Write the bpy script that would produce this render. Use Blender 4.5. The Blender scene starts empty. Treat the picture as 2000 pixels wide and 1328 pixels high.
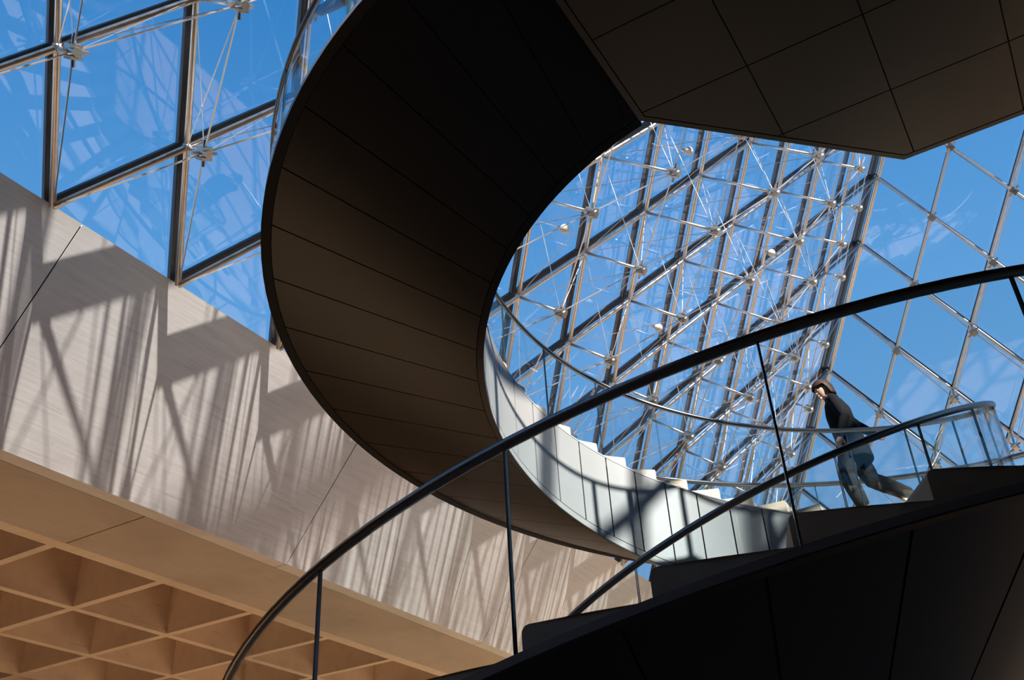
import bpy, bmesh, math, random
from mathutils import Vector, Matrix
random.seed(7)
S = bpy.context.scene
COL = S.collection
pi = math.pi

# ------------------------------------------------------------------ camera
CAM = Vector((4.522, -9.158, -8.084))
YAW, PITCH, ROLL, FPX = 1.065, 0.565, 0.062, 1955.5
cy, sy, cp, sp = math.cos(YAW), math.sin(YAW), math.cos(PITCH), math.sin(PITCH)
fwd = Vector((sy*cp, cy*cp, sp)); right = Vector((cy, -sy, 0)); down = -right.cross(fwd)
cr, sr = math.cos(ROLL), math.sin(ROLL)
r2 = cr*right + sr*down; d2 = -sr*right + cr*down
cd = bpy.data.cameras.new('camera'); cam = bpy.data.objects.new('camera', cd); COL.objects.link(cam)
M3 = Matrix((r2, -d2, -fwd)).transposed()
cam.matrix_world = Matrix.Translation(CAM) @ M3.to_4x4()
cd.sensor_fit = 'HORIZONTAL'; cd.sensor_width = 36.0; cd.lens = 36.0*FPX/2000.0
cd.clip_start = 0.05; cd.clip_end = 2000
S.camera = cam

def project(P):
    q = Vector(P) - CAM
    z = q.dot(fwd)
    if z < 0.1: return None
    return (1000 + FPX*q.dot(r2)/z, 664 + FPX*q.dot(d2)/z)
def inview(P, m=120):
    p = project(P)
    return p is not None and -m < p[0] < 2000+m and -m < p[1] < 1328+m

# ------------------------------------------------------------------ sky and sun
w = bpy.data.worlds.new('world'); S.world = w; w.use_nodes = True
nt = w.node_tree; nt.nodes.clear()
tc = nt.nodes.new('ShaderNodeTexCoord'); sx = nt.nodes.new('ShaderNodeSeparateXYZ')
rp = nt.nodes.new('ShaderNodeValToRGB'); bg = nt.nodes.new('ShaderNodeBackground'); wo = nt.nodes.new('ShaderNodeOutputWorld')
nt.links.new(tc.outputs['Generated'], sx.inputs[0]); nt.links.new(sx.outputs['Z'], rp.inputs[0])
nt.links.new(rp.outputs[0], bg.inputs[0]); nt.links.new(bg.outputs[0], wo.inputs[0])
cr_ = rp.color_ramp
cr_.elements[0].position = 0.0; cr_.elements[0].color = (0.24, 0.48, 0.76, 1)
cr_.elements[1].position = 1.0; cr_.elements[1].color = (0.010, 0.13, 0.42, 1)
for pos, c in ((0.35, (0.165, 0.405, 0.725, 1)), (0.60, (0.085, 0.30, 0.64, 1)), (0.78, (0.035, 0.21, 0.53, 1))):
    e = cr_.elements.new(pos); e.color = c
bg.inputs['Strength'].default_value = 1.0
SUN = Vector((-0.431, -0.633, 0.643)).normalized()
sl = bpy.data.lights.new('sun', 'SUN'); sl.energy = 14.0; sl.angle = math.radians(0.55); sl.color = (1.0, 0.95, 0.88)
so = bpy.data.objects.new('sun', sl); COL.objects.link(so); so.rotation_euler = SUN.to_track_quat('Z', 'Y').to_euler()
so.location = (0, -30, 40)
S.view_settings.view_transform = 'Standard'; S.view_settings.look = 'None'
S.view_settings.gamma = 1.0; S.view_settings.use_curve_mapping = False
S.view_settings.exposure = 0.2
S.cycles.max_bounces = 10; S.cycles.transparent_max_bounces = 24; S.cycles.diffuse_bounces = 5
S.cycles.caustics_reflective = False; S.cycles.caustics_refractive = False

# ------------------------------------------------------------------ materials
def newmat(name):
    m = bpy.data.materials.new(name); m.use_nodes = True; t = m.node_tree
    b = t.nodes['Principled BSDF']; return m, t, b
def texco(t, scale=(1, 1, 1), kind='Object', rot=(0, 0, 0)):
    c = t.nodes.new('ShaderNodeTexCoord'); mp = t.nodes.new('ShaderNodeMapping')
    mp.inputs['Scale'].default_value = scale; mp.inputs['Rotation'].default_value = rot
    t.links.new(c.outputs[kind], mp.inputs[0]); return mp.outputs[0]
def noise(t, vec, sc, det=5, rough=.6):
    n = t.nodes.new('ShaderNodeTexNoise'); n.inputs['Scale'].default_value = sc
    n.inputs['Detail'].default_value = det; n.inputs['Roughness'].default_value = rough
    t.links.new(vec, n.inputs['Vector']); return n.outputs['Fac']
def ramp(t, fac, stops):
    r = t.nodes.new('ShaderNodeValToRGB'); t.links.new(fac, r.inputs[0]); e = r.color_ramp.elements
    e[0].position, e[0].color = stops[0][0], (*stops[0][1], 1)
    e[1].position, e[1].color = stops[-1][0], (*stops[-1][1], 1)
    for p, c in stops[1:-1]:
        k = e.new(p); k.color = (*c, 1)
    return r.outputs[0]
def mul(t, a, b, f=1.0):
    m = t.nodes.new('ShaderNodeMix'); m.data_type = 'RGBA'; m.blend_type = 'MULTIPLY'; m.inputs[0].default_value = f
    t.links.new(a, m.inputs[6]); t.links.new(b, m.inputs[7]); return m.outputs[2]
def bump(t, b, h, s, d=.01):
    k = t.nodes.new('ShaderNodeBump'); k.inputs['Strength'].default_value = s; k.inputs['Distance'].default_value = d
    t.links.new(h, k.inputs['Height']); t.links.new(k.outputs[0], b.inputs['Normal'])

def concrete(name, col, grain=(.5, 9, 9), amt=.10):
    m, t, b = newmat(name)
    v = texco(t, grain); f = noise(t, v, 2.2, 8, .65)
    c1 = ramp(t, f, [(.25, tuple(x*(1-amt*1.3) for x in col)), (.5, col), (.8, tuple(min(1, x*(1+amt)) for x in col))])
    v2 = texco(t, (.35, .35, .35)); f2 = noise(t, v2, 1.3, 4, .6)
    c2 = ramp(t, f2, [(.3, (.80, .78, .78)), (.55, (1, 1, 1)), (.75, (1, .97, .93))])
    v3 = texco(t, (.9, 26, 26)); f3 = noise(t, v3, 1.5, 3, .5)
    c3 = ramp(t, f3, [(.30, (.80, .78, .76)), (.37, (1, 1, 1)), (.9, (1, 1, 1))])
    c = mul(t, mul(t, c1, c2), c3, .8)
    t.links.new(c, b.inputs['Base Color']); b.inputs['Roughness'].default_value = .62
    bump(t, b, f, .25, .004); return m
M_wall = concrete('smooth_cast_concrete', (.80, .765, .745))
M_soff = concrete('warm_cast_concrete', (.56, .47, .39), (1.2, 8, 8), .08)
M_rib = concrete('warm_rib_concrete', (.80, .64, .50), (2, 2, 2), .07)

def simple(name, col, rough, metal=0.0, nz=0.0, sc=4.0, spec=.5, stretch=(1, 1, 1)):
    m, t, b = newmat(name)
    if nz > 0:
        f = noise(t, texco(t, stretch), sc, 6, .6)
        c = ramp(t, f, [(.3, tuple(x*(1-nz) for x in col)), (.7, tuple(min(1, x*(1+nz)) for x in col))])
        t.links.new(c, b.inputs['Base Color']); bump(t, b, f, .08, .002)
    else: b.inputs['Base Color'].default_value = (*col, 1)
    b.inputs['Roughness'].default_value = rough; b.inputs['Metallic'].default_value = metal
    b.inputs['Specular IOR Level'].default_value = spec
    return m
M_string = simple('pale_grey_stringer_metal', (.235, .229, .222), .45, .0, .04, 3)
M_soffit = simple('dark_bronze_soffit_metal', (.020, .017, .0135), .36, .2, .08, 2)
M_landing = simple('landing_soffit_metal', (.026, .0225, .018), .42, .2, .08, 2)
M_core = simple('black_joint_backing', (.008, .008, .008), .8)
M_edge = simple('dark_stringer_edge', (.17, .17, .185), .4, .3, .05, 3)
M_step = simple('cream_limestone_step', (.46, .385, .285), .6, 0, .08, 6)
M_rail = simple('brushed_steel_rail', (.20, .20, .205), .30, 1.0, .06, 30)
M_tube = simple('brushed_steel_tube', (.58, .55, .52), .34, 1.0, .08, 12)
M_cast = simple('cast_steel', (.50, .48, .45), .30, 1.0, .10, 30)
M_rod = simple('steel_rod', (.70, .67, .66), .35, .85, .05, 20)
M_bar = simple('dark_anodised_bar', (.028, .028, .030), .42, .2, .1, 10)
M_trim = simple('pale_edge_trim', (.34, .35, .36), .4, .2)
M_floor, t, b = newmat('warm_limestone_floor')
br = t.nodes.new('ShaderNodeTexBrick'); br.inputs['Scale'].default_value = 1.0
br.inputs['Color1'].default_value = (.46, .315, .195, 1); br.inputs['Color2'].default_value = (.42, .29, .18, 1)
br.inputs['Mortar'].default_value = (.4, .3, .2, 1); br.inputs['Mortar Size'].default_value = .006
br.inputs['Brick Width'].default_value = .98; br.inputs['Row Height'].default_value = .98; br.offset = 0
t.links.new(texco(t), br.inputs['Vector']); t.links.new(br.outputs['Color'], b.inputs['Base Color']); b.inputs['Roughness'].default_value = .5
M_hall = simple('warm_limestone_wall', (.62, .46, .31), .7, 0, .06, 3)
M_pave = simple('grey_courtyard_paving', (.42, .39, .35), .8, 0, .1, 3)

def glassmat(name, tint, rough=.0, refl=(1, 1, 1), boost=1.0):
    m = bpy.data.materials.new(name); m.use_nodes = True; t = m.node_tree; t.nodes.clear()
    o = t.nodes.new('ShaderNodeOutputMaterial'); mx = t.nodes.new('ShaderNodeMixShader')
    tr = t.nodes.new('ShaderNodeBsdfTransparent'); gl = t.nodes.new('ShaderNodeBsdfGlossy'); fr = t.nodes.new('ShaderNodeLayerWeight')
    tr.inputs[0].default_value = (*tint, 1); gl.inputs[0].default_value = (*refl, 1); gl.inputs['Roughness'].default_value = rough
    pw = t.nodes.new('ShaderNodeMath'); pw.operation = 'POWER'; pw.inputs[1].default_value = 5.0
    ad = t.nodes.new('ShaderNodeMath'); ad.operation = 'MULTIPLY_ADD'; ad.inputs[1].default_value = .75; ad.inputs[2].default_value = .045
    t.links.new(fr.outputs['Facing'], pw.inputs[0]); t.links.new(pw.outputs[0], ad.inputs[0])
    ml = t.nodes.new('ShaderNodeMath'); ml.operation = 'MULTIPLY'; ml.inputs[1].default_value = boost
    t.links.new(ad.outputs[0], ml.inputs[0]); t.links.new(ml.outputs[0], mx.inputs[0])
    t.links.new(tr.outputs[0], mx.inputs[1]); t.links.new(gl.outputs[0], mx.inputs[2]); t.links.new(mx.outputs[0], o.inputs[0])
    return m
M_pane = glassmat('clear_roof_glass', (.985, .99, 1.0), .02, (.9, .85, 1.0), 1.0)
M_bal = glassmat('clear_balustrade_glass', (.945, .975, .985), .0, (1, 1, 1), .8)
M_gedge = simple('dark_green_glass_edge', (.015, .038, .040), .15, .0)

# ------------------------------------------------------------------ mesh helpers
def link(name, me, mats, parent=None):
    o = bpy.data.objects.new(name, me); COL.objects.link(o)
    for m in (mats if isinstance(mats, (list, tuple)) else [mats]):
        if me.name and len(me.materials) < len(mats if isinstance(mats, (list, tuple)) else [mats]): me.materials.append(m)
    if parent: o.parent = parent
    return o
def mesh(name, V, F, smooth=False):
    me = bpy.data.meshes.new(name); me.from_pydata([tuple(v) for v in V], [], F); me.validate()
    if smooth: me.polygons.foreach_set('use_smooth', [True]*len(me.polygons))
    me.update(); return me
def obj(name, V, F, mats, parent=None, smooth=False):
    return link(name, mesh(name, V, F, smooth), mats, parent)
def tag(o, label=None, cat=None, group=None, kind=None):
    if label: o['label'] = label
    if cat: o['category'] = cat
    if group: o['group'] = group
    if kind: o['kind'] = kind
    return o
def empty(name, loc=(0, 0, 0)):
    o = bpy.data.objects.new(name, None); COL.objects.link(o); o.location = loc; o.empty_display_size = .3; return o
class MB:
    def __init__(s): s.V = []; s.F = []
    def add(s, V, F):
        n = len(s.V); s.V += [tuple(v) for v in V]; s.F += [tuple(i+n for i in f) for f in F]
    def box(s, a, b_):
        (x0, y0, z0), (x1, y1, z1) = a, b_
        s.add([(x0, y0, z0), (x1, y0, z0), (x1, y1, z0), (x0, y1, z0), (x0, y0, z1), (x1, y0, z1), (x1, y1, z1), (x0, y1, z1)],
              [(0, 3, 2, 1), (4, 5, 6, 7), (0, 1, 5, 4), (1, 2, 6, 5), (2, 3, 7, 6), (3, 0, 4, 7)])
    def beam(s, P, Q, wdir, hw, hd, ndir):
        wv = Vector(wdir)*hw; nv = Vector(ndir)*hd; P = Vector(P); Q = Vector(Q)
        s.add([P-wv-nv, P+wv-nv, P+wv+nv, P-wv+nv, Q-wv-nv, Q+wv-nv, Q+wv+nv, Q-wv+nv],
              [(0, 3, 2, 1), (4, 5, 6, 7), (0, 1, 5, 4), (1, 2, 6, 5), (2, 3, 7, 6), (3, 0, 4, 7)])
    def tube(s, pts, r, n=8, caps=True):
        pts = [Vector(p) for p in pts]; rs = r if isinstance(r, (list, tuple)) else [r]*len(pts)
        t0 = (pts[1]-pts[0]).normalized(); up = Vector((0, 0, 1)) if abs(t0.z) < .9 else Vector((1, 0, 0))
        a = t0.cross(up).normalized(); V = []; F = []
        for i, p in enumerate(pts):
            if i == 0: tg = t0
            elif i == len(pts)-1: tg = (pts[-1]-pts[-2]).normalized()
            else: tg = (pts[i+1]-pts[i-1]).normalized()
            a = (a - tg*a.dot(tg)).normalized(); b_ = tg.cross(a)
            for k in range(n):
                th = 2*pi*k/n; V.append(p + (a*math.cos(th)+b_*math.sin(th))*rs[i])
        for i in range(len(pts)-1):
            for k in range(n):
                k2 = (k+1) % n; F.append((i*n+k, i*n+k2, (i+1)*n+k2, (i+1)*n+k))
        if caps: F.append(tuple(range(n-1, -1, -1))); F.append(tuple((len(pts)-1)*n+k for k in range(n)))
        s.add(V, F)
    def ball(s, c, r, seg=10, rings=6, sc=(1, 1, 1)):
        c = Vector(c); V = []; F = []
        for i in range(rings+1):
            ph = pi*i/rings
            for k in range(seg):
                th = 2*pi*k/seg; V.append(c+Vector((r*sc[0]*math.sin(ph)*math.cos(th), r*sc[1]*math.sin(ph)*math.sin(th), r*sc[2]*math.cos(ph))))
        for i in range(rings):
            for k in range(seg):
                k2 = (k+1) % seg; F.append((i*seg+k, (i+1)*seg+k, (i+1)*seg+k2, i*seg+k2))
        s.add(V, F)
    def prism(s, poly, z0, z1):
        n = len(poly); V = [(x, y, z0) for x, y in poly]+[(x, y, z1) for x, y in poly]
        F = [tuple(range(n-1, -1, -1)), tuple(range(n, 2*n))]+[(i, (i+1) % n, n+(i+1) % n, n+i) for i in range(n)]
        s.add(V, F)
    def build(s, name, mats, parent=None, smooth=False): return obj(name, s.V, s.F, mats, parent, smooth)

# ------------------------------------------------------------------ the pyramid's base walls and the hall
SIDE, H, N = 35.42, 21.64, 18
mo = SIDE/N
def xf(k, p):     # rotate by k*90 degrees clockwise about the pyramid's centre (0 north, 1 east, 2 south, 3 west)
    x, y, z = p; x -= SIDE/2; y += SIDE/2
    for _ in range(k): x, y = y, -x
    return (x+SIDE/2, y-SIDE/2, z)
ZS = -2.26; YE = 1.757; YJ = 2.015; JX = 10.31; JW = 5.93
for k, nm in enumerate(('north', 'east', 'south', 'west')):
    root = empty('wall_'+nm, xf(k, (SIDE/2, .9, -1.1))); tag(root, 'sloping pale concrete base wall of the glass pyramid, '+nm+' side', None, None, 'structure')
    inv = -Vector(root.location)
    xs = [-1.55] + [JX+JW*i for i in range(-1, 5)] + [SIDE+1.55]
    for a, b_ in zip(xs[:-1], xs[1:]):
        g = .009; prof = [(0.0, 0.02), (YE, ZS), (YE+.012, ZS-.004), (YJ-.008, ZS), (YJ-.008, 0.02)]
        # mitre the ends at the corners
        def X(x, y):
            if x == xs[0]: return -y if y > 0 else 0
            if x == xs[-1]: return SIDE+y
            return x
        V = []
        for xx, sg in ((a, g), (b_, -g)):
            for y, z in prof:
                x_ = X(xx, y); V.append(Vector(xf(k, (x_ if xx in (xs[0], xs[-1]) else xx+sg, y, z)))+inv)
        n = len(prof); F = [tuple(range(n)), tuple(range(2*n-1, n-1, -1))]+[(i, n+i, n+(i+1) % n, (i+1) % n) for i in range(n)]
        o = obj('concrete_panel', V, F, M_wall, root)
    m_ = MB(); V = []
    prof = [(.027, 0.0), (YE+.012, ZS+.005), (YE+.2, ZS+.004), (YE+.2, -.01)]
    for xx in (0.0, SIDE):
        for y, z in prof: V.append(Vector(xf(k, (xx, y, z)))+inv)
    m_.add(V, [(0, 1, 2, 3), (7, 6, 5, 4), (0, 4, 5, 1), (1, 5, 6, 2), (2, 6, 7, 3), (3, 7, 4, 0)]); m_.build('joint_backing', M_core, root)

# ceiling of the hall, north side in full: soffit strip panels, rib grid, deep square coffers
ceil = empty('ceiling', (SIDE/2, 10, ZS)); tag(ceil, 'warm lit concrete ceiling with a flat border strip and deep square coffers', None, None, 'structure')
co = Vector(ceil.location)
def cbox(name, a, b_, mat, parent=ceil, off=co):
    m_ = MB(); m_.box(Vector(a)-off, Vector(b_)-off); return m_.build(name, mat, parent)
xs = [-9.5] + [13.53+11.86*i for i in range(-1, 4)]
for a, b_ in zip(xs[:-1], xs[1:]): cbox('soffit_panel', (a+.012, YJ+.004, ZS), (b_-.012, 3.68, ZS+.3), M_soff)
PX, PY, RB = 2.135, 2.135, .16
DEP = 1.75
x0g, x1g = 13.46-PX*10, 13.46+PX*14
ycs = [3.817] + [6.085+PY*i for i in range(0, 8)]
for i, yc in enumerate(ycs):
    hw = .13 if i == 0 else RB/2
    cbox('coffer_rib', (x0g, yc-hw, ZS+.001), (x1g, yc+hw, ZS+DEP), M_rib)
for i in range(-10, 15):
    xc = 13.46+PX*i
    cbox('coffer_rib', (xc-RB/2+.01, 3.93, ZS+.004), (xc+RB/2-.01, ycs[-1], ZS+DEP), M_rib)
cbox('coffer_back', (x0g, 3.6, ZS+DEP), (x1g, ycs[-1]+.1, ZS+DEP+.15), M_rib)
cbox('joint_backing', (x0g, YJ-.05, ZS+.2), (x1g, 3.75, ZS+.35), M_core)
YN = ycs[-1]+.08
# other sides of the hall, plain
for nm, a, b_ in (('east', (SIDE+YJ, -45, ZS), (46, YJ-.02, ZS+.3)), ('south', (-9.5, -45, ZS), (SIDE+YJ, -SIDE-YJ, ZS+.3)), ('west', (-9.5, -SIDE-YJ, ZS), (-YJ, YJ-.02, ZS+.3))):
    m_ = MB(); m_.box(a, b_); tag(m_.build('ceiling', M_soff), 'plain concrete ceiling of the hall, '+nm+' side', None, None, 'structure')
ZF = -9.70
m_ = MB(); m_.box((-9.5, -45, ZF-.3), (46, YN, ZF)); tag(m_.build('floor', M_floor), 'warm limestone floor of the hall', None, None, 'structure')
for nm, a, b_ in (('wall_far_north', (-9.5, YN, ZF), (46, YN+.3, 0)), ('wall_far_south', (-9.5, -45.3, ZF), (46, -45, 0)),
                  ('wall_far_west', (-9.8, -45.3, ZF), (-9.5, YN+.3, 0)), ('wall_far_east', (46, -45.3, ZF), (46.3, YN+.3, 0))):
    m_ = MB(); m_.box(a, b_); tag(m_.build(nm, M_hall), 'plain limestone wall of the hall', None, None, 'structure')
# courtyard above the hall
m_ = MB()
for a, b_ in (((-160, .05, 0.0), (200, 200, .03)), ((-160, -200, 0.0), (200, -SIDE-.05, .03)), ((-160, -SIDE-.05, 0.0), (-.05, .05, .03)), ((SIDE+.05, -SIDE-.05, 0.0), (200, .05, .03))):
    m_.box(a, b_)
tag(m_.build('courtyard_ground', M_pave), 'grey paved courtyard around the pyramid', None, None, 'structure')

# ------------------------------------------------------------------ glass pyramid
pyr = empty('glass_pyramid', (SIDE/2, -SIDE/2, 0))
tag(pyr, 'large glass pyramid roof of rhombus panes on a steel lattice with tie rods', 'glass roof')
PO = Vector(pyr.location)
def fp(face, k, r, d=0.0):      # point on a face: k along the base, row r, d inward
    t_ = r/N; al = math.atan2(H, SIDE/2)
    p = (k*mo, -t_*SIDE/2 - d*math.sin(al), t_*H - d*math.cos(al))
    return Vector(xf(face, p))
def node(face, i, j, d=0.0): return fp(face, (i+j)/2, i-j, d)
def fnorm(face):
    return (node(face, 9, 9, 1)-node(face, 9, 9, 0)).normalized()
DTAB = [0, .55, 1.15, 1.46, 1.78, 1.90, 1.98, 2.05, 2.05, 2.05]
def depth(i, j):
    return DTAB[max(0, min(i-j, 18-i, j, 9))]
def inv_(P): return Vector(P)-PO
nrm_cache = {}
for face in (0, 1, 2, 3):
    nI = fnorm(face)
    seen = face in (0, 1)
    for i in range(1, 19):          # family A: parallel to the right ridge, from base node i
        top = i
        P, Q = node(face, i, i), node(face, i, 0)
        wd = (Q-P).cross(nI).normalized()
        if i < 18 or True:
            m_ = MB(); m_.beam(inv_(P)-nI*.08, inv_(Q)-nI*.08, wd, .048 if i < 18 else .09, .04 if i < 18 else .07, nI)
            m_.build('ridge_bar' if i == 18 else 'glazing_bar', M_bar, pyr)
        m_ = MB(); o_ = nI*.10 if i < 18 else (nI*.12)
        m_.tube([inv_(P)+o_, inv_(Q)+o_], .043 if i < 18 else .06, 10); m_.build('support_tube', M_tube, pyr, True)
    for j in range(0, 18):
        if j == 0: continue         # the left ridge is the neighbour face's right ridge
        P, Q = node(face, j, j), node(face, 18, j)
        wd = (Q-P).cross(nI).normalized()
        m_ = MB(); m_.beam(inv_(P)-nI*.075, inv_(Q)-nI*.075, wd, .048, .04, nI); m_.build('glazing_bar', M_bar, pyr)
        m_ = MB(); m_.tube([inv_(P)+nI*.11, inv_(Q)+nI*.11], .043, 10); m_.build('support_tube', M_tube, pyr, True)
    if not seen: continue
    # panes
    rest = MB(); pm = None; pmr = None
    th = .012
    for i in range(0, 18):
        for j in range(1, 19):
            if i < j-1: continue
            if i == j-1:
                c = [fp(face, j-1, 0), fp(face, j, 0), node(face, j, j-1)]
            else:
                c = [node(face, i, j), node(face, i+1, j), node(face, i+1, j-1), node(face, i, j-1)]
            ctr = sum(c, Vector())/len(c)
            c = [ctr+(q-ctr)*(1-.03) for q in c]
            n = len(c)
            V = [q-ctr-nI*(.04) for q in c]+[q-ctr-nI*(.04+th) for q in c]
            F = [tuple(range(n)), tuple(range(2*n-1, n-1, -1))]+[(a, n+a, n+(a+1) % n, (a+1) % n) for a in range(n)]
            vis = any(inview(q, 30) for q in c) and ctr.z < 17
            if vis:
                key = (face, n)
                if key not in nrm_cache: nrm_cache[key] = mesh('glass_pane', V, F)
                o = link('glass_pane', nrm_cache[key], M_pane, pyr); o.location = ctr-PO
            else: rest.add([q+ctr-PO for q in V], F)
    o = rest.build('glass_pane', M_pane, pyr); o['kind'] = 'stuff'; o['label'] = 'panes beyond the part of the pyramid in view'
    # struts, castings and tie rods
    sm = {}
    far_s = MB(); far_r = MB()
    nS = 0
    for i in range(1, 18):
        for j in range(1, i):
            d = depth(i, j)
            if d <= 0: continue
            P, Q = node(face, i, j, .10), node(face, i, j, d)
            vis = inview(P, 60) or inview(Q, 60)
            if vis and P.z < 17:
                m_ = MB(); m_.tube([inv_(P), inv_(Q)], .030, 8); m_.build('strut', M_tube, pyr, True)
                # node casting: a clamp body with bolts and lugs
                tg = (node(face, i, j-1)-node(face, i, j)).normalized(); tb = nI.cross(tg).normalized()
                cst = MB(); qq = inv_(Q)
                cst.tube([qq-nI*.12, qq-nI*.05, qq+nI*.03, qq+nI*.12], [.05, .082, .082, .055], 8)
                for sg in (-1, 1):
                    cst.tube([qq+tg*sg*.03, qq+tg*sg*.17], .026, 6); cst.tube([qq+tb*sg*.03, qq+tb*sg*.17], .026, 6)
                    cst.beam(qq+tg*sg*.065-nI*.09, qq+tg*sg*.065+nI*.09, tb, .070, .02, tg)
                cst.build('node_casting', M_cast, pyr)
                fb = MB(); fb.ball(inv_(P), .07, 8, 5); fb.build('frame_node', M_cast, pyr)
            else:
                far_s.tube([inv_(P), inv_(Q)], .032, 5)
                far_s.ball(inv_(Q), .09, 6, 4)
    if far_s.V:
        o = far_s.build('strut', M_tube, pyr); o['kind'] = 'stuff'
    # chord rods: one continuous bow per lattice line
    for i in range(2, 18):
        pts = [inv_(node(face, i, i, .12))]+[inv_(node(face, i, j, depth(i, j))) for j in range(i-1, 0, -1)]+[inv_(node(face, i, 0, .12))]
        m_ = MB(); m_.tube(pts, .0125, 5); m_.build('tie_rod', M_rod, pyr)
        # bracing between frame nodes and the next castings
        m_ = MB()
        for j in range(i, 0, -1):
            a0, a1 = node(face, i, j, .1), node(face, i, j-1, .1); b0, b1 = node(face, i, j, max(.12, depth(i, j))), node(face, i, j-1, max(.12, depth(i, j-1)))
            if inview(a0, 200) or inview(a1, 200):
                m_.tube([inv_(a0), inv_(b1)], .007, 4); m_.tube([inv_(a1), inv_(b0)], .007, 4)
        if m_.V: m_.build('bracing_rod', M_rod, pyr)
    for j in range(1, 17):
        pts = [inv_(node(face, j, j, .12))]+[inv_(node(face, i, j, depth(i, j))) for i in range(j+1, 18)]+[inv_(node(face, 18, j, .12))]
        m_ = MB(); m_.tube(pts, .0125, 5); m_.build('tie_rod', M_rod, pyr)
        m_ = MB()
        for i in range(j, 18):
            a0, a1 = node(face, i, j, .1), node(face, i+1, j, .1); b0, b1 = node(face, i, j, max(.12, depth(i, j))), node(face, i+1, j, max(.12, depth(i+1, j)))
            if inview(a0, 200) or inview(a1, 200):
                m_.tube([inv_(a0), inv_(b1)], .007, 4); m_.tube([inv_(a1), inv_(b0)], .007, 4)
        if m_.V: m_.build('bracing_rod', M_rod, pyr)

# ------------------------------------------------------------------ helical staircase
SC = Vector((13.2507, -6.5899, 0)); TH0 = pi/2-YAW
def hp(R, phi, z): th = TH0+phi; return Vector((SC.x+R*math.cos(th), SC.y+R*math.sin(th), z))
def soft(phi, a, s0, s1, w_=.5):   # slope s0 below a, s1 above, smoothed
    x = phi-a
    return s0*x + (s1-s0)*(w_*math.log1p(math.exp(x/w_)) if x < 12*w_ else x)
def zi_low(p): return -4.396+.978*p
def zo_low(p): return -3.425+.947*p
def zi_top(p): return -3.298+.955*p
def zri(p): return -2.143+.969*p
def zro(p): return -2.09+soft(p, .4, .985, .80, .15)+.377
TT = [(-3.62, -6.615), (-3.465, -6.455), (-3.304, -6.285), (-3.147, -6.125), (-.2, -3.315), (.125, -3.01), (2.84, -.47)]
def tread(p):
    if p < TT[0][0]: return TT[0][1]+1.0*(p-TT[0][0])
    for (a, za), (b_, zb) in zip(TT[:-1], TT[1:]):
        if p <= b_: break
    return za+(zb-za)*(p-a)/(b_-a)
def zo_top(p):
    k = min(1, max(0, (p+2)/3)); return zro(p)-(1.157-.15*k)
RI, RO, RGI, RGO = 2.29, 4.552, 2.412, 4.514
P0, P1 = -6.70, 2.84
stair = empty('spiral_staircase', (SC.x, SC.y, ZF))
tag(stair, 'helical staircase with dark panelled underside, pale inner stringer, stone steps and glass balustrades', 'staircase')
SO = Vector(stair.location)
def band(name, phis, sec, mats, parent=stair, off=SO):
    """sec(phi) -> closed (R, z) section; sweeps it along phis, smooth along the sweep, hard edges between sides"""
    V = []; F = []; n = len(sec(phis[0])); L = len(phis)
    P = [[hp(R, p, z)-off for R, z in sec(p)] for p in phis]
    for k in range(n):
        b0 = len(V)
        for a in range(L): V += [P[a][k], P[a][(k+1) % n]]
        F += [(b0+2*a, b0+2*a+2, b0+2*a+3, b0+2*a+1) for a in range(L-1)]
    ns = len(F)
    for a, rev in ((0, False), (L-1, True)):
        b0 = len(V); V += P[a]; f = tuple(range(b0, b0+n)); F.append(f[::-1] if rev else f)
    me = mesh(name, V, F); me.polygons.foreach_set('use_smooth', [True]*ns+[False]*2)
    return link(name, me, mats, parent)
def rng(a, b_, st): 
    n = max(1, int(math.ceil((b_-a)/st))); return [a+(b_-a)*i/n for i in range(n+1)]
STEP = .157; PH = .113
g = .0035
k = math.floor((P0-PH)/STEP); 
while PH+k*STEP < P1:
    a, b_ = max(P0, PH+k*STEP), min(P1, PH+(k+1)*STEP); k += 1
    if b_-a < .03: continue
    ph = rng(a+g/1.0, b_-g/1.0, .02)
    band('stringer_panel', ph, lambda p: [(RI, zi_low(p)+.095), (RI+.03, zi_low(p)+.095), (RI+.03, zi_top(p)), (RI, zi_top(p))], M_string)
    gs = g*.5
    ph = rng(a+gs, b_-gs, .02)
    band('soffit_panel', ph, lambda p: [(RI+.075, zi_low(p)+.035), (RO-.105, zo_low(p)-.045+.045), (RO-.105, zo_low(p)+.03), (RI+.075, zi_low(p)+.065)], M_soffit)
full = rng(P0, P1, .05)
band('inner_edge_trim', full, lambda p: [(RI, zi_low(p)+.012), (RI+.03, zi_low(p)+.022), (RI+.03, zi_low(p)+.085), (RI, zi_low(p)+.085)], M_string)
band('soffit_lip', full, lambda p: [(RI+.001, zi_low(p)), (RI+.068, zi_low(p)+.03), (RI+.068, zi_low(p)+.045), (RI+.001, zi_low(p)+.011)], M_soffit)
band('inner_cap', full, lambda p: [(RI-.004, zi_top(p)+.003), (RI+.06, zi_top(p)+.003), (RI+.06, zi_top(p)+.02), (RI-.004, zi_top(p)+.02)], M_trim)
band('outer_stringer', full, lambda p: [(RO-.098, zo_low(p)), (RO, zo_low(p)), (RO, max(zo_low(p)+.05, zo_top(p))), (RO-.05, max(zo_low(p)+.05, zo_top(p)))], M_edge)
band('soffit_lip', full, lambda p: [(RO-.098, zo_low(p)-.006), (RO+.001, zo_low(p)-.006), (RO+.001, zo_low(p)+.004), (RO-.098, zo_low(p)+.004)], M_core)
band('carcass', full, lambda p: [(RI+.045, zi_low(p)+.09), (RO-.06, zo_low(p)+.035), (RO-.06, zo_low(p)+.045), (RI+.05, zi_top(p)-.12), (RI+.045, zi_top(p)-.02)], M_core)
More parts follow.
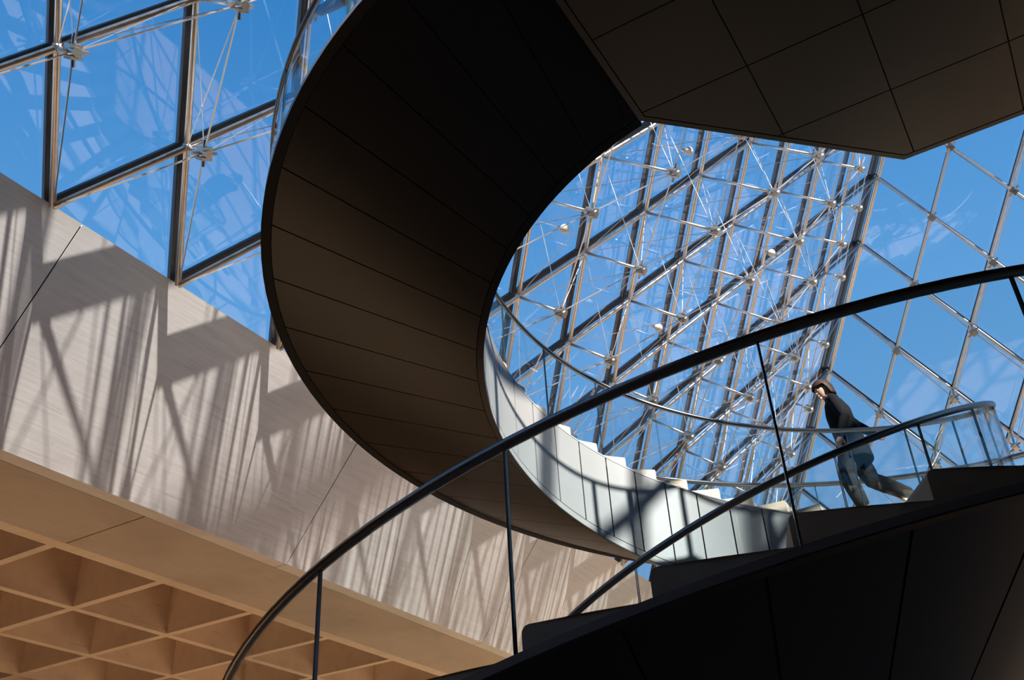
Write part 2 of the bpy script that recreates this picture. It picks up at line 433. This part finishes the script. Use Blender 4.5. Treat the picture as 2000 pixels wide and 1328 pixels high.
# steps
DS = .157
k = 0
rs = []
p = -3.62
while p-DS > P0+.02: p -= DS
while p < P1-.05: rs.append(p); p += DS
for p in rs:
    T = tread(p); e = min(p+DS+.006, P1)
    V = []; F = []
    rings = [RI+.035, 3.0, 3.7, 4.40]
    for R in rings:
        rr = .018+.027*(R-RI)/(RO-RI); q = rr/R
        f = (R-RI)/(RO-RI)
        def bot(pp): return (zi_top(pp)-.10)*(1-f)+(zo_low(pp)+.03)*f if f > .01 else zi_top(pp)-.1
        prof = [(p, bot(p)), (p, T-rr)]+[(p+q*(1-math.cos(a_)), T-rr+rr*math.sin(a_)) for a_ in (pi/8, pi/4, 3*pi/8, pi/2)]
        prof += [(p+DS*.5, T), (e, T), (e, min(bot(e), T-.02)), (p+DS*.5, min(bot(p+DS*.5), T-.03))]
        V += [hp(R, a_, z)-SO for a_, z in prof]; n = len(prof)
    for a_ in range(len(rings)-1):
        for c in range(n): F.append((a_*n+c, a_*n+(c+1) % n, (a_+1)*n+(c+1) % n, (a_+1)*n+c))
    F.append(tuple(range(n-1, -1, -1))); F.append(tuple((len(rings)-1)*n+c for c in range(n)))
    obj('step', V, F, M_step, stair)
# handrails
def rail(name, R, zf, r, a, b_, parent=stair):
    m_ = MB(); m_.tube([hp(R, p, zf(p))-SO for p in rng(a, b_, .045)], r, 14); return m_.build(name, M_rail, parent, True)
rail('handrail', RGI, zri, .027, P0, P1)
rail('handrail', RGO, zro, .033, P0, P1+.02)
# glass balustrade panels
def gpanel(R, zt, zb, a, b_, th=.018):
    ph = rng(a, b_, .055); V = []; F = []; mi = []
    for p in ph:
        for rr, z in ((R-th/2, zb(p)), (R+th/2, zb(p)), (R+th/2, zt(p)), (R-th/2, zt(p))): V.append(hp(rr, p, z)-SO)
    for i in range(len(ph)-1):
        for c in range(4): F.append((i*4+c, (i+1)*4+c, (i+1)*4+(c+1) % 4, i*4+(c+1) % 4)); mi.append(1 if c in (0, 2) else 0)
    F.append((0, 1, 2, 3)); F.append(tuple((len(ph)-1)*4+c for c in (3, 2, 1, 0))); mi += [1, 1]
    me = mesh('glass_panel', V, F); me.materials.append(M_bal); me.materials.append(M_gedge)
    me.polygons.foreach_set('material_index', mi)
    o = bpy.data.objects.new('glass_panel', me); COL.objects.link(o); o.parent = stair; return o
for R, zt, zb, ph0 in ((RGO, lambda p: zro(p)-.02, lambda p: zo_top(p)-.03, -3.301), (RGI, lambda p: zri(p)-.015, lambda p: zi_top(p)-.03, 1.039)):
    p = ph0
    while p-.314 > P0-.1: p -= .314
    while p < P1-.05:
        a, b_ = max(p, P0)+.0022*2.4/R, min(p+.314, P1)-.0022*2.4/R
        gpanel(R, zt, zb, a, b_); p += .314
# slim joint strips between panels
for R, zt, zb, ph0, hw in ((RGO, lambda p: zro(p)-.02, lambda p: zo_top(p), -3.301, .011),):
    p = ph0
    while p-.314 > P0-.1: p -= .314
    while p < P1:
        if p > P0+.02:
            m_ = MB(); th = TH0+p; tg = Vector((-math.sin(th), math.cos(th), 0)); rd = Vector((math.cos(th), math.sin(th), 0))
            m_.beam(hp(R, p, zb(p))-SO, hp(R, p, zt(p))-SO, tg, hw*.55, .012, rd); m_.build('joint_strip', M_gedge, stair)
        p += .314

# ------------------------------------------------------------------ landing at the stair's head
A1 = (10.91, -7.07); A2 = (12.83, -8.99); ZL = -1.65; ZT = -.50
poly = [(.4, -7.07), A1, A2, (12.83, -34.8), (.4, -34.8)]  # unseen west and south reach is enlarged to shade near flight and floor
land = empty('stair_landing', (10.3, -11, ZL)); LO = Vector(land.location)
tag(land, 'dark polygonal landing at the head of the spiral staircase, its underside in square metal panels', 'landing')
def inset(poly, d):
    n = len(poly); out = []
    for i in range(n):
        p0, p1, p2 = Vector(poly[i-1]), Vector(poly[i]), Vector(poly[(i+1) % n])
        e1 = (p1-p0).normalized(); e2 = (p2-p1).normalized()
        n1 = Vector((e1.y, -e1.x)); n2 = Vector((e2.y, -e2.x))   # inward for a clockwise outline
        b_ = (n1+n2); b_ = b_/b_.dot(n1)
        out.append(tuple(p1+b_*d))
    return out
def clip(poly, x0, x1, y0, y1):
    def cut(P, f, inter):
        out = []
        for i in range(len(P)):
            a, b_ = P[i-1], P[i]
            fa, fb = f(a), f(b_)
            if fb: 
                if not fa: out.append(inter(a, b_))
                out.append(b_)
            elif fa: out.append(inter(a, b_))
        return out
    def ix(v): return lambda a, b_: (v, a[1]+(b_[1]-a[1])*(v-a[0])/(b_[0]-a[0]))
    def iy(v): return lambda a, b_: (a[0]+(b_[0]-a[0])*(v-a[1])/(b_[1]-a[1]), v)
    for f, it in ((lambda p: p[0] >= x0, ix(x0)), (lambda p: p[0] <= x1, ix(x1)), (lambda p: p[1] >= y0, iy(y0)), (lambda p: p[1] <= y1, iy(y1))):
        if not poly: return []
        poly = cut(poly, f, it)
    return poly
inn = inset(poly, .065)
slab = MB(); slab.prism([(x-LO.x, y-LO.y) for x, y in inset(poly, .02)], .02, ZT-ZL)
slab.build('slab', M_core, land)
m_ = MB(); n = len(poly)
V = [(x-LO.x, y-LO.y, 0) for x, y in poly]+[(x-LO.x, y-LO.y, 0) for x, y in inset(poly, .055)]+[(x-LO.x, y-LO.y, ZT-ZL+.01) for x, y in poly]+[(x-LO.x, y-LO.y, ZT-ZL+.01) for x, y in inset(poly, .055)]
F = []
for i in range(n):
    j = (i+1) % n
    F += [(i, j, n+j, n+i), (i, 2*n+i, 2*n+j, j), (2*n+i, 3*n+i, 3*n+j, 2*n+j)]
m_.add(V, F); m_.build('edge_trim', M_landing, land)
q = .984/1; gx = 9.85
ix0 = -3
for ix in range(-10, 4):
    for iy in range(-1, 29):
        x0, x1 = gx+ix*q+.006, gx+(ix+1)*q-.006; y1, y0 = -7.13-iy*q-.006, -7.13-(iy+1)*q+.006
        c = clip(inn, x0, x1, y0, y1)
        if len(c) < 3: continue
        c2 = []
        for pnt in c:
            if not c2 or (Vector(pnt)-Vector(c2[-1])).length > 1e-4: c2.append(pnt)
        if len(c2) < 3: continue
        m_ = MB(); m_.prism([(x-LO.x, y-LO.y) for x, y in c2], 0.002, .018); m_.build('soffit_panel', M_landing, land)
# landing balustrade
rz = .43
rp_ = [(x-LO.x, y-LO.y, rz-ZL) for x, y in inset(poly, .06)[1:4]]
m_ = MB(); m_.tube(rp_, .027, 12); m_.build('handrail', M_rail, land, True)
for a, b_ in zip(rp_[:-1], rp_[1:]):
    a, b_ = Vector(a), Vector(b_); L = (b_-a).length; nn = max(1, round(L/1.36)); e = (b_-a).normalized(); nrm = e.cross(Vector((0, 0, 1)))
    cuts = [0, .587, .76, 1] if abs(e.x) > .1 and abs(e.y) > .1 else [q_/nn for q_ in range(nn+1)]
    for c0, c1 in zip(cuts[:-1], cuts[1:]):
        p0, p1 = a+e*(L*c0+.012), a+e*(L*c1-.012)
        z0, z1 = ZT-ZL+.0, rz-ZL-.02
        m_ = MB(); m_.beam(Vector((p0.x, p0.y, (z0+z1)/2)), Vector((p1.x, p1.y, (z0+z1)/2)), (0, 0, 1), (z1-z0)/2, .009, nrm); m_.build('glass_panel', M_bal, land)
        m_ = MB(); pm_ = a+e*(L*c0)
        m_.beam((pm_.x, pm_.y, z0), (pm_.x, pm_.y, z1), e, .028, .018, nrm); m_.build('joint_strip', M_gedge, land)
# ------------------------------------------------------------------ people
def loft(mb, pts, n=14):
    """pts: list of (centre, rx, ry, axis-hint) -> closed tapered body; rx along hint, ry across"""
    V = []; F = []
    P = [Vector(p[0]) for p in pts]
    for i, (c, rx, ry, hint) in enumerate(pts):
        if i == 0: tg = P[1]-P[0]
        elif i == len(P)-1: tg = P[-1]-P[-2]
        else: tg = P[i+1]-P[i-1]
        tg.normalize(); hx = Vector(hint); hx = (hx-tg*hx.dot(tg)).normalized(); hy = tg.cross(hx)
        for k in range(n):
            th = 2*pi*k/n; V.append(Vector(c)+hx*rx*math.cos(th)+hy*ry*math.sin(th))
    for i in range(len(pts)-1):
        for k in range(n):
            k2 = (k+1) % n; F.append((i*n+k, i*n+k2, (i+1)*n+k2, (i+1)*n+k))
    F.append(tuple(range(n-1, -1, -1))); F.append(tuple((len(pts)-1)*n+k for k in range(n)))
    mb.add(V, F)
def limb(mb, pts, rads, hint=(1, 0, 0), n=12, flat=1.0):
    """smooth tapered limb with rounded ends through joints"""
    P = [Vector(p) for p in pts]; out = []
    for i in range(len(P)-1):
        a, b_ = P[i], P[i+1]; ra, rb = rads[i], rads[i+1]
        for s in range(5):
            f = s/5; bulge = 1+.06*math.sin(pi*f)
            out.append((a+(b_-a)*f, (ra+(rb-ra)*f)*bulge, (ra+(rb-ra)*f)*bulge*flat, hint))
    out.append((P[-1], rads[-1], rads[-1]*flat, hint))
    t0 = (P[0]-P[1]).normalized(); t1 = (P[-1]-P[-2]).normalized()
    out = [(P[0]+t0*rads[0]*.85, rads[0]*.4, rads[0]*.4*flat, hint)]+out+[(P[-1]+t1*rads[-1]*.85, rads[-1]*.4, rads[-1]*.4*flat, hint)]
    loft(mb, out, n)
    for p, r in list(zip(P, rads))[1:-1]: mb.ball(p, r*.99, 12, 8)
def fuse(name, mb, voxel, mat, parent, smooth_it=3):
    me = mesh(name+'_raw', mb.V, mb.F); o = bpy.data.objects.new(name, me); COL.objects.link(o)
    r = o.modifiers.new('r', 'REMESH'); r.mode = 'VOXEL'; r.voxel_size = voxel; r.use_smooth_shade = True
    s = o.modifiers.new('s', 'SMOOTH'); s.iterations = smooth_it; s.factor = .5
    dg = bpy.context.evaluated_depsgraph_get(); me2 = bpy.data.meshes.new_from_object(o.evaluated_get(dg))
    o.modifiers.clear(); o.data = me2; me2.materials.clear(); me2.materials.append(mat)
    me2.polygons.foreach_set('use_smooth', [True]*len(me2.polygons)); o.parent = parent; return o
M_skin = simple('skin', (.62, .36, .26), .5, 0, .04, 20)
M_hair = simple('brown_hair', (.034, .015, .009), .6, 0, .5, 40, .2, (1, 1, .12))
M_jacket = simple('charcoal_cloth', (.011, .0115, .013), .9, 0, .25, 40, .05)
M_coat = simple('dark_grey_cloth', (.02, .02, .021), .85, 0, .25, 30, .2)
M_trous = simple('grey_trouser_cloth', (.022, .0215, .020), .9, 0, .2, 25, .05)
M_shoe = simple('grey_shoe_leather', (.16, .14, .12), .6, 0, .1, 30)
M_sole = simple('cream_rubber_sole', (.62, .54, .44), .6, 0, .1, 30)
M_white = simple('eye_white', (.75, .73, .70), .3)
M_iris = simple('dark_iris', (.02, .012, .01), .2)
M_lip = simple('lips', (.50, .19, .16), .45)
M_denim = simple('blue_denim', (.045, .10, .20), .8, 0, .3, 40, .2)
M_shirt = simple('blue_grey_shirt', (.20, .22, .30), .8, 0, .1, 30, .2)
def hand(mb, wrist, dirv, palm_n, side, curl=.5, s=1.0):
    """palm and five unequal bent fingers; dirv towards the fingers, palm_n out of the palm, side: thumb side"""
    w_ = Vector(wrist); d = Vector(dirv).normalized(); pn = Vector(palm_n); pn = (pn-d*pn.dot(d)).normalized(); sd = d.cross(pn).normalized()*side
    loft(mb, [(w_-d*.02, .026*s, .020*s, sd), (w_+d*.02*s, .032*s, .018*s, sd), (w_+d*.06*s, .040*s, .016*s, sd), (w_+d*.088*s, .038*s, .013*s, sd)], 10)
    for k, (off, L) in enumerate(((.030, .070), (.010, .080), (-.010, .075), (-.029, .060))):
        b0 = w_+d*.080*s+sd*off*s; pts = [b0]; a = curl*.35; dd = d
        for seg in range(3):
            a += curl*.55; v = d*math.cos(a)+pn*math.sin(a); pts.append(pts[-1]+v*L*s*(.45, .32, .25)[seg])
        limb(mb, pts, [.0098*s, .0092*s, .0086*s, .0078*s], sd, 8)
    tb = w_+d*.025*s+sd*.026*s
    limb(mb, [tb, tb+(sd*.8+d*.7+pn*.2).normalized()*.038*s, tb+(sd*.8+d*.7+pn*.2).normalized()*.038*s+(d+pn*.5*curl+sd*.15).normalized()*.032*s], [.0125*s, .0105*s, .009*s], pn, 8)
def head_mesh(mb, c, f, u, s=1.0):
    """head centred at c, facing f, crown towards u"""
    c = Vector(c); f = Vector(f).normalized(); u = Vector(u); u = (u-f*u.dot(f)).normalized(); l = u.cross(f)
    V = []; F = []; seg, rings = 28, 22
    for i in range(rings+1):
        ph = pi*i/rings
        for k in range(seg):
            th = 2*pi*k/seg; x = math.sin(ph)*math.cos(th); y = math.sin(ph)*math.sin(th); z = math.cos(ph)
            X, Y, Z = x*.094, y*.075, z*.118
            if z < 0:                       # jaw narrows, chin comes forward, nape cut in
                Y *= 1+.32*z; X = X*(1+.12*z)+.014*(-z)*(1 if x > -.2 else .2)
                if x < 0: X *= 1+.25*z
            if x > .3 and abs(y) < .6 and -.1 < z < .35: X -= .006*(1-abs(z-.12)/.25) if abs(z-.12) < .25 else 0
            V.append(c+f*X+l*Y+u*Z)
    for i in range(rings):
        for k in range(seg):
            k2 = (k+1) % seg; F.append((i*seg+k, (i+1)*seg+k, (i+1)*seg+k2, i*seg+k2))
    mb.add(V, F)
    def pt(x, y, z): return c+f*x+l*y+u*z
    loft(mb, [(pt(.080, 0, .020), .007, .008, f), (pt(.094, 0, -.002), .011, .010, f), (pt(.104, 0, -.020), .013, .014, f), (pt(.090, 0, -.034), .008, .012, f)], 10)
    for sd in (-1, 1):
        loft(mb, [(pt(-.006, sd*.070, .022), .010, .006, f), (pt(-.010, sd*.078, .008), .016, .007, f), (pt(-.006, sd*.074, -.022), .008, .006, f)], 8)
        mb.ball(pt(.078, sd*.030, .030), .011, 8, 6)       # brow
    mb.ball(pt(.088, 0, -.052), .012, 8, 6, (1, 1.6, .5)); mb.ball(pt(.086, 0, -.064), .011, 8, 6, (1, 1.4, .55)); mb.ball(pt(.080, 0, -.094), .016, 8, 6)
    return pt
def person(name, label, loc, rotz, J, dress):
    root = empty(name, loc); root.rotation_euler = (0, 0, rotz); tag(root, label, 'person')
    hf, hu = Vector(J['face']).normalized(), Vector(J['crown']).normalized()
    hc = Vector(J['head'])
    mb = MB(); pt = head_mesh(mb, hc, hf, hu)
    limb(mb, [J['neck'], hc-hu*.06-hf*.01], [.058, .054]); ch, pv = Vector(J['chest']), Vector(J['pelvis'])
    lat = Vector((0, 1, 0))
    loft(mb, [(pv-Vector((0, 0, .06)), .13, .10, lat), (pv, .15, .11, lat), (pv.lerp(ch, .45), .125, .09, lat), (ch, .16, .11, lat), (Vector(J['neck']), .07, .06, lat)], 16)
    for s in ('l', 'r'):
        limb(mb, [J['sh_'+s], J['el_'+s], J['wr_'+s]], [.048, .038, .026])
        limb(mb, [J['hip_'+s], J['kn_'+s], J['an_'+s]], [.080, .055, .038])
        limb(mb, [J['an_'+s], J['toe_'+s]], [.036, .026])
        dv = Vector(J['wr_'+s])-Vector(J['el_'+s])
        hand(mb, J['wr_'+s], J.get('hd_'+s, dv), J.get('hn_'+s, (0, -1 if s == 'l' else 1, 0)), 1 if s == 'l' else -1, J.get('curl_'+s, .5))
    fuse('body', mb, .0075, M_skin, root, 2)
    # eyes and lips
    for sd in (-1, 1):
        e = MB(); e.ball(pt(.0795, sd*.031, .012), .0125, 10, 8); eo = e.build('eye', M_white, root, True)
        e = MB(); e.ball(pt(.0885, sd*.032, .012), .0058, 8, 6); e.build('iris', M_iris, eo, True)
    e = MB(); e.ball(pt(.0935, 0, -.055), .0105, 10, 6, (.9, 1.8, .45)); e.ball(pt(.0915, 0, -.064), .010, 10, 6, (.9, 1.6, .5)); fuse('mouth', e, .003, M_lip, root, 1)
    # hair: bob with a fringe
    V = []; F = []; seg, rings = 40, 22; l = hu.cross(hf)
    hb = MB(); grid = {}
    for i in range(rings+1):
        for k in range(seg):
            th = 2*pi*k/seg; front = math.cos(th)
            b_ = min(1, max(0, (front+.12)/.30)); b_ = b_*b_*(3-2*b_)
            low = 1.75*(1-b_)+1.24*b_
            low *= J.get('hairlen', 1.0) if front < .0 else 1
            ph = low*i/rings
            rx, ry, rz = .118, .104, .140
            wob = 1+.022*math.sin(th*17)*math.sin(ph*1.2)+.010*math.sin(th*31+1)*math.sin(ph)
            x, y, z = math.sin(ph)*math.cos(th)*rx*wob, math.sin(ph)*math.sin(th)*ry*wob, math.cos(ph)*rz
            if ph > 1.45 and front < .25:
                z = rz*math.cos(1.45)-(ph-1.45)*.42; x = math.sin(1.45)*math.cos(th)*rx*wob*(1-.35*(ph-1.45)); y = math.sin(1.45)*math.sin(th)*ry*wob
            V.append(hc+hf*(x-.006)+l*y+hu*(z+.004))
    for i in range(rings):
        for k in range(seg): F.append((i*seg+k, (i+1)*seg+k, (i+1)*seg+(k+1) % seg, i*seg+(k+1) % seg))
    o = obj('hair', V, F, M_hair, root, True); so_ = o.modifiers.new('thick', 'SOLIDIFY'); so_.thickness = .014; so_.offset = 1
    dress(root, J)
    return root
SK = {}
def dress_walker(root, J):
    ch, pv, nk = Vector(J['chest']), Vector(J['pelvis']), Vector(J['neck']); lat = Vector((0, 1, 0))
    mb = MB()
    loft(mb, [(nk+Vector((-.005, 0, .0)), .072, .068, lat), (nk.lerp(ch, .35), .16, .115, lat), (ch, .205, .155, lat), (pv.lerp(ch, .5), .195, .155, lat), (pv+Vector((-.01, 0, .03)), .205, .165, lat), (pv+Vector((-.02, 0, -.14)), .225, .190, lat), (pv+Vector((-.03, 0, -.30)), .235, .205, lat)], 22)
    for s in ('l', 'r'): limb(mb, [J['sh_'+s], J['el_'+s], Vector(J['el_'+s]).lerp(Vector(J['wr_'+s]), .93)], [.074, .062, .046])
    fuse('jacket', mb, .011, M_jacket, root, 3)
    mb = MB()
    loft(mb, [(nk+Vector((0, 0, .035)), .066, .062, lat), (nk+Vector((.004, 0, .01)), .078, .074, lat), (nk-Vector((0, 0, .02)), .084, .08, lat)], 16); mb.build('collar', M_coat, root, True)
    mb = MB()
    for s in ('l', 'r'): limb(mb, [J['hip_'+s], J['kn_'+s], Vector(J['an_'+s])+Vector((0, 0, .03))], [.125, .098, .078])
    loft(mb, [(pv-Vector((0, 0, .12)), .16, .12, lat), (pv+Vector((0, 0, .05)), .16, .12, lat)], 14)
    fuse('trousers', mb, .011, M_trous, root, 3)
    for s in ('l', 'r'): shoe(root, J, s)
def shoe(root, J, s, mat=None):
    a, t_ = Vector(J['an_'+s]), Vector(J['toe_'+s]); d = (t_-a); up = Vector(J.get('up_'+s, (0, 0, 1)))
    fl = (d-up*d.dot(up)).normalized(); up = (up-fl*up.dot(fl)).normalized(); sd = up.cross(fl)
    base = a-up*.075
    mb = MB(); loft(mb, [(base-fl*.07+up*.040, .030, .034, sd), (base-fl*.045+up*.050, .042, .048, sd), (base+fl*.02+up*.052, .043, .050, sd), (base+fl*.09+up*.036, .046, .034, sd), (base+fl*.155+up*.030, .044, .026, sd), (base+fl*.19+up*.028, .026, .018, sd)], 14)
    fuse('shoe', mb, .006, mat or M_shoe, root, 2)
    ring = [(-.078, .022), (-.066, .036), (-.02, .040), (.04, .041), (.10, .048), (.155, .046), (.188, .034), (.202, .014)]
    pl = [(x, y) for x, y in ring]+[(x, -y) for x, y in reversed(ring)]
    V = [base+fl*x+sd*y for x, y in pl]+[base+fl*x+sd*y+up*.028 for x, y in pl]; n = len(pl)
    obj('sole', V, [tuple(range(n-1, -1, -1)), tuple(range(n, 2*n))]+[(i, (i+1) % n, n+(i+1) % n, n+i) for i in range(n)], M_sole, root)
# the walker on the stairs, climbing towards the left of the picture
WP, WR = -.765, 2.74
wz = tread(-3.62+.157*18)
wl = hp(WR, WP, 0)
J = dict(pelvis=(-.05, 0, .97), chest=(-.01, 0, 1.34), neck=(.03, 0, 1.54), head=(.10, 0, 1.675), face=(.90, .42, -.28), crown=(.30, .05, .95),
         sh_l=(.02, .18, 1.46), el_l=(-.06, .235, 1.17), wr_l=(.04, .24, .93), sh_r=(.01, -.18, 1.46), el_r=(-.20, -.24, 1.24), wr_r=(-.38, -.20, 1.06),
         hip_l=(-.04, .095, .92), kn_l=(.07, .10, .48), an_l=(-.02, .10, .08), toe_l=(.12, .10, .03),
         hip_r=(-.04, -.095, .92), kn_r=(-.20, -.10, .46), an_r=(-.55, -.10, .19), toe_r=(-.49, -.10, .03), up_r=(-.85, 0, .52), hairlen=1.0, curl_l=.9, curl_r=.6)
person('person', 'person with a brown bob in a dark jacket and grey trousers climbing the spiral staircase', (wl.x, wl.y, wz), math.radians(102), J, dress_walker)
# the visitor leaning on the upper outer rail, mostly above the frame
def dress_visitor(root, J):
    ch, pv, nk = Vector(J['chest']), Vector(J['pelvis']), Vector(J['neck']); lat = Vector((0, 1, 0))
    mb = MB()
    loft(mb, [(nk+Vector((0, 0, .01)), .072, .068, lat), (nk.lerp(ch, .35), .15, .105, lat), (ch, .195, .135, lat), (pv.lerp(ch, .5), .175, .13, lat), (pv, .18, .135, lat), (pv-Vector((0, 0, .10)), .185, .14, lat)], 20)
    for s in ('l', 'r'): limb(mb, [J['sh_'+s], J['el_'+s], Vector(J['el_'+s]).lerp(Vector(J['wr_'+s]), .93)], [.078, .068, .052])
    fuse('shirt', mb, .012, M_shirt, root, 3)
    mb = MB()
    for s in ('l', 'r'): limb(mb, [J['hip_'+s], J['kn_'+s], Vector(J['an_'+s])+Vector((0, 0, .02))], [.115, .085, .070])
    loft(mb, [(pv-Vector((0, 0, .12)), .16, .12, lat), (pv+Vector((0, 0, .05)), .16, .12, lat)], 14)
    fuse('jeans', mb, .012, M_denim, root, 3)
    for s in ('l', 'r'): shoe(root, J, s)
VP, VR = 2.31, 4.17
k_ = math.floor((VP+3.62)/.157); vz = tread(-3.62+.157*k_)
vl = hp(VR, VP, 0)
hpos = hp(4.49, 2.165, zro(2.165)+.035)
th_ = TH0+VP
vrot = math.atan2(hpos.y-vl.y, hpos.x-vl.x)+.25
cR, sR = math.cos(-vrot), math.sin(-vrot)
dx, dy = hpos.x-vl.x, hpos.y-vl.y
hl = Vector((dx*cR-dy*sR, dx*sR+dy*cR, hpos.z-vz))
d_ = Vector((hl.x, hl.y, 0)).normalized()
J2 = dict(pelvis=(0, 0, .93), chest=(.06, 0, 1.30), neck=(.09, 0, 1.49), head=(.13, 0, 1.63), face=(1, .2, -.2), crown=(.1, 0, 1),
          sh_r=(.07, -.19, 1.42), el_r=tuple(Vector((.07, -.19, 1.42)).lerp(hl, .5)+Vector((-.05, -.03, -.07))), wr_r=tuple(hl-d_*.09+Vector((0, 0, .02))), hd_r=tuple(d_+Vector((0, 0, -.15))), hn_r=(0, 0, -1), curl_r=.9,
          sh_l=(.07, .19, 1.42), el_l=(.02, .25, 1.14), wr_l=(.12, .24, .90),
          hip_l=(0, .095, .88), kn_l=(.04, .11, .48), an_l=(-.02, .12, .08), toe_l=(.12, .13, .03),
          hip_r=(0, -.095, .88), kn_r=(.05, -.11, .48), an_r=(-.01, -.12, .08), toe_r=(.13, -.14, .03))
person('person', 'person in a blue-grey shirt and blue jeans resting a hand on the upper outer handrail', (vl.x, vl.y, vz), vrot, J2, dress_visitor)

# ------------------------------------------------------------------ small floodlights hung in the truss
def unproject(px, py, face, d):
    dr = (r2*((px-1000)/FPX)+d2*((py-664)/FPX)+fwd).normalized(); n_ = fnorm(face); p0 = node(face, 9, 9, d)
    return CAM+dr*((p0-CAM).dot(n_)/dr.dot(n_))
M_lampw = simple('white_lamp_housing', (.75, .70, .62), .35)
for (px, py, dd, lab) in ((1345, 295, 1.0, 'white round floodlight hung in the roof truss just below the landing edge'), (1103, 447, 1.0, 'white round floodlight in the truss beside the inner curve of the dark soffit'),
                      (1507, 494, .9, 'white round floodlight on a truss bar midway up the right part of the lattice'), (1286, 640, .9, 'white round floodlight in the truss just above the near handrail')):
    P = unproject(px, py, 0, dd); r_ = empty('floodlight', P); tag(r_, lab, 'floodlight', 'floodlights in the roof truss')
    m_ = MB(); m_.ball((0, 0, 0), .085, 14, 10); m_.build('lamp_head', M_lampw, r_, True)
    nI = fnorm(0); e = Vector((0, 0, 1)).cross(nI).normalized()
    m_ = MB(); m_.tube([nI*-.085, nI*-.15], .04, 8); m_.build('socket', M_cast, r_)
    m_ = MB(); m_.tube([nI*-.12, nI*-(dd-.12)], .008, 5); m_.build('stem', M_rod, r_)
# ------------------------------------------------------------------ palace wing beyond the pyramid, its roof seen in the gap under the stair
M_slate = simple('dark_slate_roof', (.05, .052, .06), .6, 0, .3, 2)
M_pal = simple('weathered_palace_stone', (.42, .37, .30), .8, 0, .2, 1)
M_win = simple('dark_window', (.03, .035, .045), .2)
dr = (r2*((1222-1000)/FPX)+d2*((1098-664)/FPX)+fwd); hd = Vector((dr.x, dr.y, 0)).normalized(); Dp = 112
top = CAM+dr*(Dp/Vector((dr.x, dr.y, 0)).length)
pc = Vector((top.x, top.y, 0)); side = Vector((-hd.y, hd.x, 0))
pal = empty('palace_wing', pc); pal.rotation_euler = (0, 0, math.atan2(side.y, side.x)); zt = top.z+1.5
tag(pal, 'distant stone palace wing with a dark mansard roof seen below the stair', 'building')
# local x = to the left of the view, local y = towards the camera side
def pb(name, a, b_, mat, par=None):
    m_ = MB(); m_.box(a, b_); return m_.build(name, mat, par or pal)
hw_ = 16; x0 = -.7
pb('facade', (x0, -10, 0), (x0+hw_*2, 0, zt-9), M_pal)
pb('cornice', (x0-.3, -10.3, zt-9), (x0+hw_*2+.3, .3, zt-8.3), M_pal)
m_ = MB(); a0, a1 = x0, x0+hw_*2
m_.add([(a0, 0, zt-8.3), (a1, 0, zt-8.3), (a1, -10, zt-8.3), (a0, -10, zt-8.3), (a0+1.2, -2, zt-.8), (a1-1.5, -2, zt-.8), (a1-1.5, -8, zt-.8), (a0+1.2, -8, zt-.8)],
       [(0, 3, 2, 1), (4, 5, 6, 7), (0, 1, 5, 4), (1, 2, 6, 5), (2, 3, 7, 6), (3, 0, 4, 7)]); m_.build('mansard_roof', M_slate, pal)
for i in range(5):
    x = x0+2.5+i*6
    pb('chimney', (x, -5.5, zt-2), (x+1.6, -4.2, zt+.4), M_pal)
for i in range(7):
    x = x0+1.6+i*4.4
    w_ = pb('dormer', (x, -1.6, zt-7.8), (x+1.8, .1, zt-4.6), M_pal); pb('pane', (x+.35, .08, zt-7.4), (x+1.45, .16, zt-5.3), M_win, w_)
    for zz in (zt-14, zt-20, zt-26):
        if zz > 1: 
            w_ = pb('window', (x, .0, zz), (x+1.8, .12, zz+3.6), M_pal); pb('pane', (x+.25, .1, zz+.3), (x+1.55, .16, zz+3.3), M_win, w_)
